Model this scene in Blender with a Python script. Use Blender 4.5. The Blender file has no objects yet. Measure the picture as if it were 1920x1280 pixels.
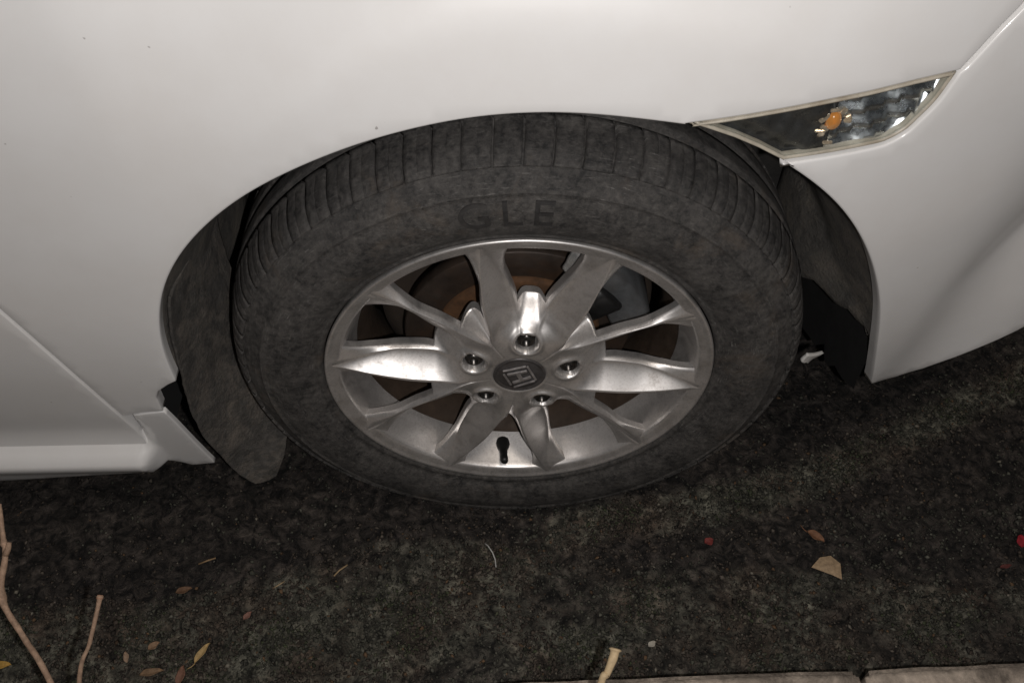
import bpy, bmesh, math, random
import numpy as np
from mathutils import Vector, Matrix, noise, geometry

random.seed(7)
rng = np.random.default_rng(11)
R = math.radians
scene = bpy.context.scene
COL = scene.collection

# ------------------------------------------------------------------ camera
cam_data = bpy.data.cameras.new('camera')
cam_data.sensor_width = 36.0
cam_data.lens = 31.875
cam_data.clip_start = .01
cam_data.clip_end = 500.0
cam = bpy.data.objects.new('camera', cam_data)
cam.location = (-.0235, -.6215, 1.1629)
cam.rotation_euler = (.68061, .00014, -.02405)
COL.objects.link(cam)
scene.camera = cam

# ------------------------------------------------------------------ light
SUN_EL, SUN_AZ = R(72), R(20)
LIGHT_DIR = Vector((math.sin(SUN_AZ)*math.cos(SUN_EL), -math.cos(SUN_AZ)*math.cos(SUN_EL), math.sin(SUN_EL)))
world = bpy.data.worlds.new('World')
scene.world = world
world.use_nodes = True
wn = world.node_tree
for n in list(wn.nodes): wn.nodes.remove(n)
w_out = wn.nodes.new('ShaderNodeOutputWorld')
w_bg = wn.nodes.new('ShaderNodeBackground')
w_hs = wn.nodes.new('ShaderNodeHueSaturation')
w_sky = wn.nodes.new('ShaderNodeTexSky')
w_sky.sky_type = 'NISHITA'
w_sky.sun_disc = False
w_sky.sun_elevation = SUN_EL
w_sky.sun_rotation = math.pi-SUN_AZ
w_hs.inputs['Saturation'].default_value = .12
w_bg.inputs['Strength'].default_value = .005
wn.links.new(w_sky.outputs[0], w_hs.inputs['Color'])
wn.links.new(w_hs.outputs[0], w_bg.inputs['Color'])
wn.links.new(w_bg.outputs[0], w_out.inputs['Surface'])
sun_data = bpy.data.lights.new('sun', 'SUN')
sun_data.energy = .35
sun_data.angle = R(10)
sun_data.color = (1.0, .88, .76)
sun = bpy.data.objects.new('sun', sun_data)
sun.rotation_euler = LIGHT_DIR.to_track_quat('Z', 'Y').to_euler()
sun.location = LIGHT_DIR*4
COL.objects.link(sun)
# the phone's flash, just right of the lens; its glint shows in the fender paint at the top of the photograph
flash_data = bpy.data.lights.new('camera_flash', 'POINT')
flash_data.energy = 19.3
flash_data.shadow_soft_size = .006
flash_data.color = (1.0, .962, .938)
flash = bpy.data.objects.new('camera_flash', flash_data)
flash.location = (.030, -.655, 1.150)
COL.objects.link(flash)
scene.view_settings.view_transform = 'Standard'
scene.view_settings.look = 'None'
scene.view_settings.exposure = 0.0
scene.view_settings.gamma = 1.0
scene.view_settings.use_curve_mapping = False
scene.cycles.use_denoising = True
scene.cycles.max_bounces = 8

# ------------------------------------------------------------------ helpers
def tag(o, label=None, cat=None, group=None, kind=None):
    if label: o['label'] = label
    if cat: o['category'] = cat
    if group: o['group'] = group
    if kind: o['kind'] = kind
    return o
def empty(name, loc=(0, 0, 0), parent=None):
    o = bpy.data.objects.new(name, None)
    o.empty_display_size = .05
    o.location = loc
    o.parent = parent
    COL.objects.link(o)
    return o
def obj(name, verts, faces, mat, parent=None, smooth=True, uv=None, normals=None):
    me = bpy.data.meshes.new(name)
    me.from_pydata([tuple(v) for v in verts], [], faces)
    if uv is not None:
        lay = me.uv_layers.new(name='UVMap')
        idx = np.empty(len(me.loops), dtype=np.int32)
        me.loops.foreach_get('vertex_index', idx)
        lay.data.foreach_set('uv', np.asarray(uv, dtype=np.float32)[idx].ravel())
    me.update()
    if smooth:
        me.polygons.foreach_set('use_smooth', [True]*len(me.polygons))
    if normals is not None:
        me.normals_split_custom_set_from_vertices([tuple(n) for n in normals])
    me.materials.append(mat)
    o = bpy.data.objects.new(name, me)
    o.parent = parent
    COL.objects.link(o)
    return o
def copy_part(o, parent):
    c = o.copy()
    c.parent = parent
    COL.objects.link(c)
    return c
def from_bm(name, bm, mat, parent=None, smooth=True):
    me = bpy.data.meshes.new(name)
    bm.normal_update()
    bm.to_mesh(me); bm.free()
    if smooth: me.polygons.foreach_set('use_smooth', [True]*len(me.polygons))
    me.materials.append(mat)
    o = bpy.data.objects.new(name, me)
    o.parent = parent
    COL.objects.link(o)
    return o
def lathe(prof, n, center=(0, 0, 0), close=False, a0=0.0, a1=2*math.pi):
    # prof: (radius, y); axis along Y through center; angle 0 = up, + = clockwise seen from -Y
    full = abs(a1-a0-2*math.pi) < 1e-6
    m = n if full else n+1
    V, F = [], []
    for i in range(m):
        a = a0+(a1-a0)*i/n
        s, c = math.sin(a), math.cos(a)
        for r, y in prof: V.append((center[0]+r*s, center[1]+y, center[2]+r*c))
    k = len(prof)
    for i in range(n):
        j = (i+1) % m
        for q in range(k-1 if not close else k):
            q2 = (q+1) % k
            F.append((i*k+q, i*k+q2, j*k+q2, j*k+q))
    return V, F
def tube(pts, radii, n=10, caps=True):
    V, F = [], []
    pts = [Vector(q) for q in pts]
    for i, q in enumerate(pts):
        t = (pts[min(i+1, len(pts)-1)]-pts[max(i-1, 0)]).normalized()
        s = t.cross(Vector((.31, .17, .93))).normalized(); w = t.cross(s)
        for j in range(n):
            a = 2*math.pi*j/n
            V.append(q+(s*math.cos(a)+w*math.sin(a))*radii[i])
    for i in range(len(pts)-1):
        for j in range(n):
            F.append((i*n+j, i*n+(j+1) % n, (i+1)*n+(j+1) % n, (i+1)*n+j))
    if caps:
        F.append(tuple(range(n-1, -1, -1))); F.append(tuple((len(pts)-1)*n+j for j in range(n)))
    return V, F
def box(cx, cy, cz, sx, sy, sz, bev=.0, M=None):
    bm = bmesh.new()
    bmesh.ops.create_cube(bm, size=1.0)
    for v in bm.verts: v.co = Vector((v.co.x*sx, v.co.y*sy, v.co.z*sz))
    if bev: bmesh.ops.bevel(bm, geom=list(bm.edges), offset=bev, segments=2, affect='EDGES')
    for v in bm.verts:
        if M is not None: v.co = M @ v.co
        v.co += Vector((cx, cy, cz))
    return bm

# ------------------------------------------------------------------ materials
class NT:
    def __init__(self, name):
        self.m = bpy.data.materials.new(name); self.m.use_nodes = True
        self.t = self.m.node_tree
        self.b = self.t.nodes['Principled BSDF']
        self.o = self.t.nodes['Material Output']
    def n(self, typ, **kw):
        x = self.t.nodes.new(typ)
        for k, v in kw.items(): setattr(x, k, v)
        return x
    def l(self, a, b): self.t.links.new(a, b)
    def set(self, **kw):
        for k, v in kw.items(): self.b.inputs[k.replace('_', ' ')].default_value = v
    def coord(self, which='Object'): return self.n('ShaderNodeTexCoord').outputs[which]
    def scaled(self, src, s):
        m = self.n('ShaderNodeMapping'); m.inputs['Scale'].default_value = s
        self.l(src, m.inputs['Vector']); return m.outputs[0]
    def noise(self, src, scale, detail=4, rough=.6, dist=0.0):
        x = self.n('ShaderNodeTexNoise'); x.inputs['Scale'].default_value = scale
        x.inputs['Detail'].default_value = detail; x.inputs['Roughness'].default_value = rough
        x.inputs['Distortion'].default_value = dist
        self.l(src, x.inputs['Vector']); return x.outputs['Fac']
    def ramp(self, fac, stops, interp='LINEAR'):
        x = self.n('ShaderNodeValToRGB'); e = x.color_ramp; e.interpolation = interp
        while len(e.elements) < len(stops): e.elements.new(.5)
        for k, (p, c) in enumerate(stops):
            e.elements[k].position = p
            e.elements[k].color = (c, c, c, 1) if not isinstance(c, tuple) else (*c, 1)
        self.l(fac, x.inputs[0]); return x.outputs[0]
    def mix(self, fac, a, b, mode='MIX'):
        x = self.n('ShaderNodeMix', data_type='RGBA', blend_type=mode)
        for s, v in ((0, fac), (6, a), (7, b)):
            if isinstance(v, (int, float)): x.inputs[s].default_value = v
            elif isinstance(v, tuple): x.inputs[s].default_value = (*v, 1)
            else: self.l(v, x.inputs[s])
        return x.outputs[2]
    def math(self, op, a, b=0.0):
        x = self.n('ShaderNodeMath', operation=op)
        for s, v in ((0, a), (1, b)):
            if isinstance(v, (int, float)): x.inputs[s].default_value = v
            else: self.l(v, x.inputs[s])
        return x.outputs[0]
    def bump(self, h, strength=.3, dist=.001, prev=None):
        x = self.n('ShaderNodeBump'); x.inputs['Strength'].default_value = strength
        x.inputs['Distance'].default_value = dist
        self.l(h, x.inputs['Height'])
        if prev is not None: self.l(prev, x.inputs['Normal'])
        return x.outputs[0]
    def out(self, col=None, rough=None, normal=None, metal=None):
        for v, k in ((col, 'Base Color'), (rough, 'Roughness'), (normal, 'Normal'), (metal, 'Metallic')):
            if v is None: continue
            if isinstance(v, tuple): self.b.inputs[k].default_value = (*v, 1)
            elif isinstance(v, (int, float)): self.b.inputs[k].default_value = v
            else: self.l(v, self.b.inputs[k])
        return self.m

def mat_paint():
    t = NT('white_car_paint'); c = t.coord()
    specks = t.ramp(t.noise(c, 90, 2, .5), [(.772, 0.0), (.80, 1.0)])
    haze = t.ramp(t.noise(c, 7, 6, .65), [(.40, 0.0), (.75, 1.0)])
    col = t.mix(haze, (.80, .795, .79), (.755, .74, .725))
    col = t.mix(t.math('MULTIPLY', specks, .55), col, (.13, .105, .09))
    t.set(Coat_Weight=.8, Coat_Roughness=.13, IOR=1.45)
    orange = t.bump(t.noise(c, 900, 1, .5), .02, .0004)
    rough = t.ramp(t.noise(c, 25, 5, .7), [(.3, .34), (.8, .5)])
    return t.out(col, rough, orange)
def mat_simple(name, col, rough=.6, metal=0.0, var=.35, scale=60, bump=.15, dist=.0006, dirt=None, dirt_amt=.5):
    t = NT(name); c = t.coord()
    f = t.ramp(t.noise(c, scale, 6, .7), [(.25, 0.0), (.75, 1.0)])
    lo = tuple(x*(1-var) for x in col); hi = tuple(min(1, x*(1+var)) for x in col)
    cc = t.mix(f, lo, hi)
    if dirt:
        d = t.ramp(t.noise(c, scale*.35, 7, .7, .6), [(.45, 0.0), (.68, dirt_amt)])
        cc = t.mix(d, cc, dirt)
    rr = t.ramp(t.noise(c, scale*1.7, 3, .6), [(.3, max(0, rough-.08)), (.7, min(1, rough+.1))])
    return t.out(cc, rr, t.bump(t.noise(c, scale*3, 5, .7), bump, dist), metal)
def mat_silver():
    t = NT('dirty_silver_wheel_paint'); c = t.coord()
    f = t.noise(c, 34, 8, .72, .5)
    dirt = t.ramp(f, [(.40, .04), (.58, .26), (.74, .80)])
    fine = t.ramp(t.noise(c, 420, 3, .6), [(.48, .0), (.75, .25)])
    col = t.mix(dirt, (.80, .78, .765), (.15, .112, .083))
    col = t.mix(fine, col, (.10, .085, .075))
    metal = t.ramp(dirt, [(0.0, .93), (1.0, .25)])
    rough = t.ramp(dirt, [(0.0, .38), (1.0, .62)])
    return t.out(col, rough, t.bump(t.noise(c, 700, 3, .6), .08, .0004), metal)
def mat_rubber():
    t = NT('dusty_tyre_rubber'); uvc = t.coord('UV'); c = t.coord()
    st = t.noise(t.scaled(uvc, (9, 60, 1)), 6, 8, .75, .4)
    cl = t.math('ADD', t.math('MULTIPLY', t.noise(c, 140, 8, .78, .2), .6), t.math('MULTIPLY', t.noise(c, 32, 8, .72, .4), .4))
    dust = t.ramp(cl, [(.40, 0.0), (.64, 1.0)])
    col = t.mix(dust, (.019, .0185, .0185), (.112, .104, .097))
    scuff = t.ramp(st, [(.57, 0.0), (.70, .6)])
    col = t.mix(scuff, col, (.17, .16, .15))
    brown = t.ramp(t.noise(c, 13, 6, .7, .5), [(.56, 0.0), (.74, .55)])
    col = t.mix(brown, col, (.12, .09, .065))
    pale = t.ramp(t.noise(c, 240, 3, .6), [(.70, 0.0), (.80, .7)])
    col = t.mix(pale, col, (.14, .13, .12))
    mp = t.n('ShaderNodeMapping'); mp.inputs['Rotation'].default_value = (0, 0, .5); mp.inputs['Scale'].default_value = (14, 150, 1)
    t.l(uvc, mp.inputs['Vector'])
    scr = t.math('MULTIPLY', t.ramp(t.noise(mp.outputs[0], 4, 5, .7, .8), [(.60, 0.0), (.66, .8)]), t.ramp(t.noise(c, 8, 4, .6), [(.45, 0.0), (.6, 1.0)]))
    col = t.mix(scr, col, (.22, .21, .20))
    n1 = t.bump(t.noise(c, 180, 9, .78, .6), .9, .0022)
    n2 = t.bump(t.noise(t.scaled(uvc, (12, 90, 1)), 5, 6, .7), .35, .0012, n1)
    return t.out(col, t.ramp(cl, [(.3, .55), (.7, .85)]), n2)
def mat_ground():
    t = NT('dark_mossy_asphalt'); c = t.coord()
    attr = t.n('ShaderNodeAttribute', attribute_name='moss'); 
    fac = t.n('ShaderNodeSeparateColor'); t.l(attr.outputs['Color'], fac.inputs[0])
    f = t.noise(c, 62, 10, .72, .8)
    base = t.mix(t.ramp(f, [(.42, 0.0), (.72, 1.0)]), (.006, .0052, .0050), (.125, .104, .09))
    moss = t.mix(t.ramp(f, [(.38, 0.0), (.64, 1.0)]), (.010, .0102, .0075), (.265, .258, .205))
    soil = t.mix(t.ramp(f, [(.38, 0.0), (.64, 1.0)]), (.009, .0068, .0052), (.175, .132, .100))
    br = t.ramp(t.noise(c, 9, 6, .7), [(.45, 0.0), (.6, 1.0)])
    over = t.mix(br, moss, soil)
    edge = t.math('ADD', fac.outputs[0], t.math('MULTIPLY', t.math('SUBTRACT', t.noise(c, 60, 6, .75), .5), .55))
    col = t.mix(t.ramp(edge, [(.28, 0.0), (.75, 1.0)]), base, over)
    blot = t.ramp(t.noise(c, 30, 7, .72, .5), [(.36, .28), (.50, .85), (.64, 1.6)])
    col = t.mix(1.0, col, blot, 'MULTIPLY')
    n1 = t.bump(t.noise(c, 62, 10, .72, .8), 1.0, .012)
    return t.out(col, t.ramp(f, [(.3, .6), (.7, .95)]), n1)
def mat_vcol(name, rough=.85):
    t = NT(name); c = t.coord()
    a = t.n('ShaderNodeAttribute', attribute_name='tint')
    f = t.ramp(t.noise(c, 500, 4, .7), [(.3, .55), (.7, 1.25)])
    return t.out(t.mix(1.0, a.outputs['Color'], f, 'MULTIPLY'), rough, t.bump(t.noise(c, 900, 3, .6), .4, .0006))
def mat_lens():
    t = NT('clear_lamp_lens')
    tr = t.n('ShaderNodeBsdfTransparent'); gl = t.n('ShaderNodeBsdfGlossy'); gl.inputs['Roughness'].default_value = .03
    lw = t.n('ShaderNodeLayerWeight'); lw.inputs['Blend'].default_value = .5
    fr = t.math('ADD', t.math('MULTIPLY', t.math('POWER', lw.outputs['Facing'], 4.0), .7), .045)
    sc = t.ramp(t.noise(t.coord(), 120, 5, .7), [(.55, .0), (.8, .06)])
    mx = t.n('ShaderNodeMixShader'); t.l(t.math('ADD', fr, sc), mx.inputs[0])
    tr.inputs[0].default_value = (.93, .95, .95, 1)
    t.l(tr.outputs[0], mx.inputs[1]); t.l(gl.outputs[0], mx.inputs[2]); t.l(mx.outputs[0], t.o.inputs['Surface'])
    return t.m
def mat_amber():
    t = NT('amber_bulb_glass')
    t.set(Transmission_Weight=.35, IOR=1.45)
    return t.out((.90, .36, .08), .16)
def mat_leaf(name, col):
    t = NT(name); c = t.coord()
    f = t.ramp(t.noise(c, 180, 5, .7), [(.3, 0.0), (.7, 1.0)])
    return t.out(t.mix(f, tuple(x*.6 for x in col), tuple(min(1, x*1.25) for x in col)), .75, t.bump(t.noise(c, 400, 4, .6), .3, .0006))

M_PAINT = mat_paint()
M_SILVER = mat_silver()
M_RUBBER = mat_rubber()
M_GROUND = mat_ground()
M_LINER = mat_simple('muddy_black_liner_plastic', (.085, .080, .073), .8, 0, .5, 70, .9, .003, (.17, .15, .125), .8)
M_FLAP = mat_simple('muddy_flap_plastic', (.078, .073, .067), .85, 0, .6, 90, 1.0, .004, (.20, .172, .145), .8)
M_BLACK = mat_simple('black_plastic', (.012, .012, .012), .45, 0, .3, 80, .1)
M_VOID = mat_simple('matt_black_underside', (.006, .006, .006), .9, 0, .4, 20, .2)
M_NUT = mat_simple('dark_chromed_lug_nut', (.10, .095, .09), .3, .9, .4, 150, .1, .0004, (.05, .035, .025), .5)
M_CAP = mat_simple('grey_centre_cap', (.10, .095, .095), .45, .5, .3, 120, .1, .0004, (.06, .045, .035), .5)
M_EMBLEM = mat_simple('worn_chrome_emblem', (.62, .60, .60), .45, .85, .3, 120, .1, .0003, (.06, .05, .045), .4)
M_RUST = mat_simple('rusty_iron', (.11, .052, .022), .85, .1, .55, 60, .5, .001, (.05, .03, .018), .7)
M_DISC = mat_simple('brake_disc_steel', (.045, .033, .026), .55, .4, .4, 50, .2, .0005, (.07, .038, .02), .7)
M_CALIPER = mat_simple('grey_cast_caliper', (.12, .125, .13), .6, .4, .3, 60, .3, .0008, (.06, .05, .04), .5)
M_ZINC = mat_simple('bright_zinc_metal', (.55, .55, .54), .35, .8, .35, 200, .3, .0006)
M_CHROME = mat_simple('lamp_chrome', (.78, .83, .90), .27, 1.0, .25, 90, .05, .0003)
M_SMOKE = mat_simple('smoked_reflector', (.10, .10, .098), .28, .7, .4, 60, .1, .0003)
M_BEZEL = mat_simple('yellowed_lamp_bezel', (.42, .385, .32), .35, 0, .25, 60, .08, .0003, (.22, .17, .11), .6)
M_LENS = mat_lens()
M_AMBER = mat_amber()
M_STONE = mat_simple('weathered_kerb_stone', (.50, .42, .345), .9, 0, .45, 45, .9, .002, (.06, .05, .04), .8)
M_PAVE = mat_simple('pavement_concrete', (.20, .18, .16), .9, 0, .35, 30, .6, .002, (.08, .07, .055), .5)
M_FOAM = mat_simple('torn_white_foam', (.55, .54, .52), .8, 0, .2, 100, .3)
M_GRIT = mat_vcol('grit_and_moss_bits')
M_TWIG = mat_simple('dry_pale_twig', (.36, .24, .165), .75, 0, .5, 160, .8, .001, (.20, .12, .08), .7)
M_TWIG_PALE = mat_simple('peeled_pale_twig', (.62, .47, .28), .7, 0, .25, 120, .3, .0006)
M_TWIG_END = mat_simple('cut_twig_end', (.36, .20, .13), .8, 0, .3, 200, .4, .0006)

# ------------------------------------------------------------------ body surface
def pchip(xs, ys):
    n = len(xs)
    h = [xs[i+1]-xs[i] for i in range(n-1)]
    d = [(ys[i+1]-ys[i])/h[i] for i in range(n-1)]
    m = [d[0]] + [0.0]*(n-2) + [d[-1]]
    for i in range(1, n-1):
        if d[i-1]*d[i] > 0:
            w1, w2 = 2*h[i]+h[i-1], h[i]+2*h[i-1]
            m[i] = (w1+w2)/(w1/d[i-1]+w2/d[i])
    def g(x):
        if x <= xs[0]: return ys[0]+m[0]*(x-xs[0])
        if x >= xs[-1]: return ys[-1]+m[-1]*(x-xs[-1])
        i = 0
        while x > xs[i+1]: i += 1
        t = (x-xs[i])/h[i]
        return ((1+2*t)*(1-t)**2*ys[i]+t*(1-t)**2*h[i]*m[i]+t*t*(3-2*t)*ys[i+1]+t*t*(t-1)*h[i]*m[i+1])
    return g
def sstep(a, b, x):
    t = min(1.0, max(0.0, (x-a)/(b-a)))
    return t*t*(3-2*t)
def softplus(x, k):
    v = x/k
    return x if v > 30 else k*math.log1p(math.exp(v))
PROFILE = pchip([.12, .20, .25, .30, .40, .50, .60, .70, .78, .85, .92, .98, 1.02],
                [.042, .036, .030, .022, .011, .005, .001, 0, .004, .016, .042, .085, .125])
SILL = pchip([.08, .13, .160, .192, .1985, .206, .214, .226, .24], [.048, .036, .027, .012, .0115, .018, .034, .043, .046])
def _make_plan():
    x, y, phi, s, ds = .12, 0.0, 0.0, .12, .002
    tab = [(s, x, y, phi)]
    while s < 1.3:
        k = .75 if s < .42 else 2.2
        phi += k*ds; x += math.cos(phi)*ds; y += math.sin(phi)*ds; s += ds
        tab.append((s, x, y, phi))
    return tab
PLAN = _make_plan()
def plan(u):
    if u <= .12: return u, 0.0, 0.0
    i = min(len(PLAN)-2, int((u-.12)/.002)); a, b = PLAN[i], PLAN[i+1]; t = (u-a[0])/.002
    return tuple(a[k]+(b[k]-a[k])*t for k in (1, 2, 3))
def B_SIDE(u, z):
    b = PROFILE(z)
    zc = .808-(2.2 if u < 0 else .9)*u*u
    b += .29*softplus(z-zc, .004)*sstep(-.34, -.12, u)*(1-sstep(.1, .3, u))
    if u > .3 and z < .68:
        w = sstep(.44, .58, u)
        b += w*.16*softplus(.58-z, .03)
        b -= w*.30*softplus(.455+(u-.47)*1.45-z, .004)
    return b
def B_SILL(u, z):
    w = sstep(-.466, -.448, u)
    return SILL(z)*(1-w)+(.0228+.15*(.297-z))*w
BODY_Y = -.040
def SURF(u, z, B=B_SIDE):
    X, Y, phi = plan(u)
    b = B(u, z)
    return (X-b*math.sin(phi), BODY_Y+Y+b*math.cos(phi), z)
ARCH_FENDER = [(-.3748, .3693), (-.3734, .4067), (-.3708, .4361), (-.3599, .4811), (-.348, .5142), (-.3319, .5452), (-.3126, .5742), (-.2926, .5978), (-.2708, .6182), (-.2505, .6353), (-.2316, .6489), (-.2137, .6597), (-.189, .6736), (-.1653, .6848), (-.1378, .6968), (-.1111, .7064), (-.0831, .7141), (-.0555, .7201), (-.0345, .7232), (-.0137, .725), (.0071, .7259), (.0279, .7255), (.0488, .7242), (.0698, .7218), (.0997, .7173), (.1282, .7122)]
ARCH_LAMP = [(.1282, .7122), (.1481, .7054), (.1691, .6966), (.1913, .685), (.214, .6716)]
ARCH_BUMPER = [(.2151, .6709), (.2339, .6577), (.252, .6428), (.2702, .6258), (.2856, .6104), (.3037, .5878), (.321, .5639), (.3367, .5386), (.3511, .512), (.3677, .4793), (.3824, .4446), (.3931, .4133), (.4046, .3739), (.4209, .3223), (.4431, .2668)]
LAMP_TOP = [(.1281, .7132), (.1506, .7161), (.1754, .7196), (.2118, .7251), (.2416, .7299), (.2708, .7341), (.3083, .7407), (.3428, .7454)]
LAMP_BOTTOM = [(.3428, .7454), (.3395, .735), (.3351, .7215), (.33, .7115), (.3242, .7024), (.3183, .693), (.3104, .6864), (.3033, .6824), (.2949, .6796), (.2567, .6744), (.2152, .6703)]
SEAM = [(.3428, .7454), (.3507, .7586), (.3615, .7762), (.3742, .794), (.3813, .8039), (.43, .87), (.52, .93), (.62, .97)]
BUMPER_BOTTOM = [(.4431, .2668), (.4781, .2689), (.5061, .2829), (.5321, .3071), (.5554, .3325), (.5712, .3486), (.5845, .3595), (.5979, .3709), (.66, .40), (.80, .42), (1.12, .42)]
DOOR_LINE = [(-.60, 1.0), (-.565, .80), (-.535, .65), (-.5038, .5023), (-.4924, .4568), (-.4818, .4105), (-.4713, .3581), (-.4604, .2918)]
NOTCH = [(-.4346, .299), (-.411, .3019), (-.4073, .3352), (-.4006, .3483), (-.3858, .3617)]

def smooth_path(pts, k=4):
    out = []
    n = len(pts)-1
    for i in range(n):
        a, b, c, d = (Vector(pts[max(0, i-1)]), Vector(pts[i]), Vector(pts[i+1]), Vector(pts[min(n, i+2)]))
        for j in range(k):
            f = j/k
            out.append(tuple(.5*((2*b)+(c-a)*f+(2*a-5*b+4*c-d)*f*f+(3*b-a-3*c+d)*f**3)))
    return out+[pts[-1]]
def relax(pts, n=2):
    for _ in range(n):
        pts = [pts[0]]+[((a[0]+2*b[0]+c[0])/4, (a[1]+2*b[1]+c[1])/4) for a, b, c in zip(pts, pts[1:], pts[2:])]+[pts[-1]]
    return pts
ARCH_FENDER = smooth_path(relax(ARCH_FENDER), 3)
ARCH_BUMPER = smooth_path(relax(ARCH_BUMPER), 3)
LAMP_BOTTOM = smooth_path(LAMP_BOTTOM, 2)
SEAM = smooth_path(SEAM, 3)
def densify(poly, step):
    out = []
    for i, a in enumerate(poly):
        b = poly[(i+1) % len(poly)]
        d = math.hypot(b[0]-a[0], b[1]-a[1])
        k = max(1, int(math.ceil(d/step)))
        for j in range(k): out.append((a[0]+(b[0]-a[0])*j/k, a[1]+(b[1]-a[1])*j/k))
    return out
def area2(poly):
    return sum(a[0]*b[1]-b[0]*a[1] for a, b in zip(poly, poly[1:]+poly[:1]))
def inset(poly, d):
    s = 1 if area2(poly) > 0 else -1
    out = []
    n = len(poly)
    for i in range(n):
        a, b, c = poly[i-1], poly[i], poly[(i+1) % n]
        e1 = Vector((b[0]-a[0], b[1]-a[1])).normalized(); e2 = Vector((c[0]-b[0], c[1]-b[1])).normalized()
        n1 = Vector((-e1.y, e1.x))*s; n2 = Vector((-e2.y, e2.x))*s
        m = (n1+n2)
        if m.length < 1e-6: m = n1
        m.normalize()
        k = d/max(.45, m.dot(n1))
        out.append((b[0]+m.x*k, b[1]+m.y*k))
    return out
def fill(poly, step):
    arr = np.array(poly)
    lo, hi = arr.min(0), arr.max(0)
    n = len(poly)
    I, J = np.meshgrid(np.arange(int((hi[0]-lo[0])/step)+1), np.arange(int((hi[1]-lo[1])/step)+1), indexing='ij')
    Q = np.stack([lo[0]+step*(I+.5*(J % 2)), lo[1]+step*J], 2).reshape(-1, 2)
    nxt = np.roll(arr, -1, 0)
    cnt = np.zeros(len(Q), bool); near = np.full(len(Q), 9.0)
    for a, b in zip(arr, nxt):
        if a[1] != b[1]:
            cnt ^= ((a[1] > Q[:, 1]) != (b[1] > Q[:, 1])) & (Q[:, 0] < (b[0]-a[0])*(Q[:, 1]-a[1])/(b[1]-a[1])+a[0])
        near = np.minimum(near, (Q[:, 0]-a[0])**2+(Q[:, 1]-a[1])**2)
    Q = Q[cnt & (near > (step*.55)**2)]
    pts = [Vector(q) for q in poly]+[Vector(q) for q in Q.tolist()]
    vo, _, fo, *_ = geometry.delaunay_2d_cdt(pts, [], [list(range(n))], 1, 1e-7)
    return [tuple(v) for v in vo], [tuple(f) for f in fo]
def panel(name, outline, mat, parent, B=B_SIDE, flange=.014, step=.011, chamfer=.0022, drop=.0014, base=0.0, ripple=None, edge_step=.008):
    # a pressed sheet: outline in (u, z) on the body surface, rolled edge and return flange
    poly = densify(outline, edge_step)
    if area2(poly) < 0: poly.reverse()
    ins = inset(poly, chamfer)
    uvs, tris = fill(ins, step)
    n = len(poly)
    def P(q, d):
        X, Y, phi = plan(q[0]); b = B(q[0], q[1])+d
        return (X-b*math.sin(phi), BODY_Y+Y+b*math.cos(phi), q[1])
    V = [P(q, base+(ripple(*q) if ripple else 0.0)) for q in uvs]
    # map boundary of the filled part
    key = {(round(q[0], 6), round(q[1], 6)): i for i, q in enumerate(uvs)}
    def find(q):
        k = (round(q[0], 6), round(q[1], 6))
        if k in key: return key[k]
        return int(np.argmin(np.sum((np.array(uvs)-q)**2, 1)))
    inner = [find(q) for q in ins]
    F = list(tris)
    rings = [inner]
    mid = inset(poly, chamfer*.3)
    for q_list, d in ((mid, drop*.35), (poly, drop), (poly, drop+flange*.4), (poly, flange+drop)):
        base_i = len(V)
        V += [P(q, base+d) for q in q_list]
        rings.append(list(range(base_i, base_i+n)))
    for a, b in zip(rings, rings[1:]):
        for i in range(n):
            j = (i+1) % n
            F.append((a[i], b[i], b[j], a[j]) if a[i] != a[j] else (a[i], b[i], b[j]))
    # orient outwards (towards -Y)
    o = obj(name, V, F, mat, parent)
    bm = bmesh.new(); bm.from_mesh(o.data)
    bmesh.ops.recalc_face_normals(bm, faces=bm.faces)
    bm.faces.ensure_lookup_table()
    if bm.faces[0].normal.y > 0: bmesh.ops.reverse_faces(bm, faces=bm.faces)
    bm.to_mesh(o.data); bm.free()
    return o

def lamp_pt0(u, z, d):
    X, Y, phi = plan(u); b = B_SIDE(u, z)+d
    return Vector((X-b*math.sin(phi), BODY_Y+Y+b*math.cos(phi), z))
car = empty('parked_car', (0, 0, 0))
tag(car, 'white parked car with muddy front wheel at the kerb', 'car')
sh = lambda pts, du, dz=0.0: [(a+du, b+dz) for a, b in pts]
panel('fender', ARCH_FENDER+LAMP_TOP+SEAM[1:]+[(.62, 1.0), (-.60, 1.0)]+DOOR_LINE[1:]+NOTCH, M_PAINT, car)
panel('door', [(-1.45, 1.0)]+sh(DOOR_LINE, -.0034)+[(-.4598, .25), (-.4585, .2095), (-.4725, .2051), (-.55, .204), (-1.45, .204)], M_PAINT, car, chamfer=.0015, drop=.001)
V = []
for (a, b) in smooth_path(DOOR_LINE, 3)[2:]:
    for du in (-.0058, .0012):
        q = lamp_pt0(a+du, b, .0042); V.append(q)
obj('door_gap_shade', V, [(2*i, 2*i+1, 2*i+3, 2*i+2) for i in range(len(V)//2-1)], M_BLACK, car, False)  # black strip added inside the door gap to stand for its shade
panel('sill', [(-.4604, .2880), (-.4345, .2958), (-.4100, .3002), (-.4062, .27), (-.4006, .2113), (-.3964, .1741), (-.3935, .1528), (-.3945, .1508), (-.424, .1455), (-.4347, .155), (-.4500, .163), (-.52, .153), (-.60, .142), (-.66, .134), (-.80, .128), (-1.45, .12), (-1.45, .236), (-.476, .236), (-.4565, .2365), (-.4570, .25)], M_PAINT, car, B=B_SILL, flange=.006, step=.008, chamfer=.0013, drop=.0009)
panel('front_bumper', ARCH_BUMPER+BUMPER_BOTTOM[1:]+[(1.12, .90), (.70, .96)]+sh(SEAM[::-1], .0036, -.0025)[:-1]+[(q[0]+.001, q[1]-.0028) for q in LAMP_BOTTOM], M_PAINT, car, flange=.016)

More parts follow.
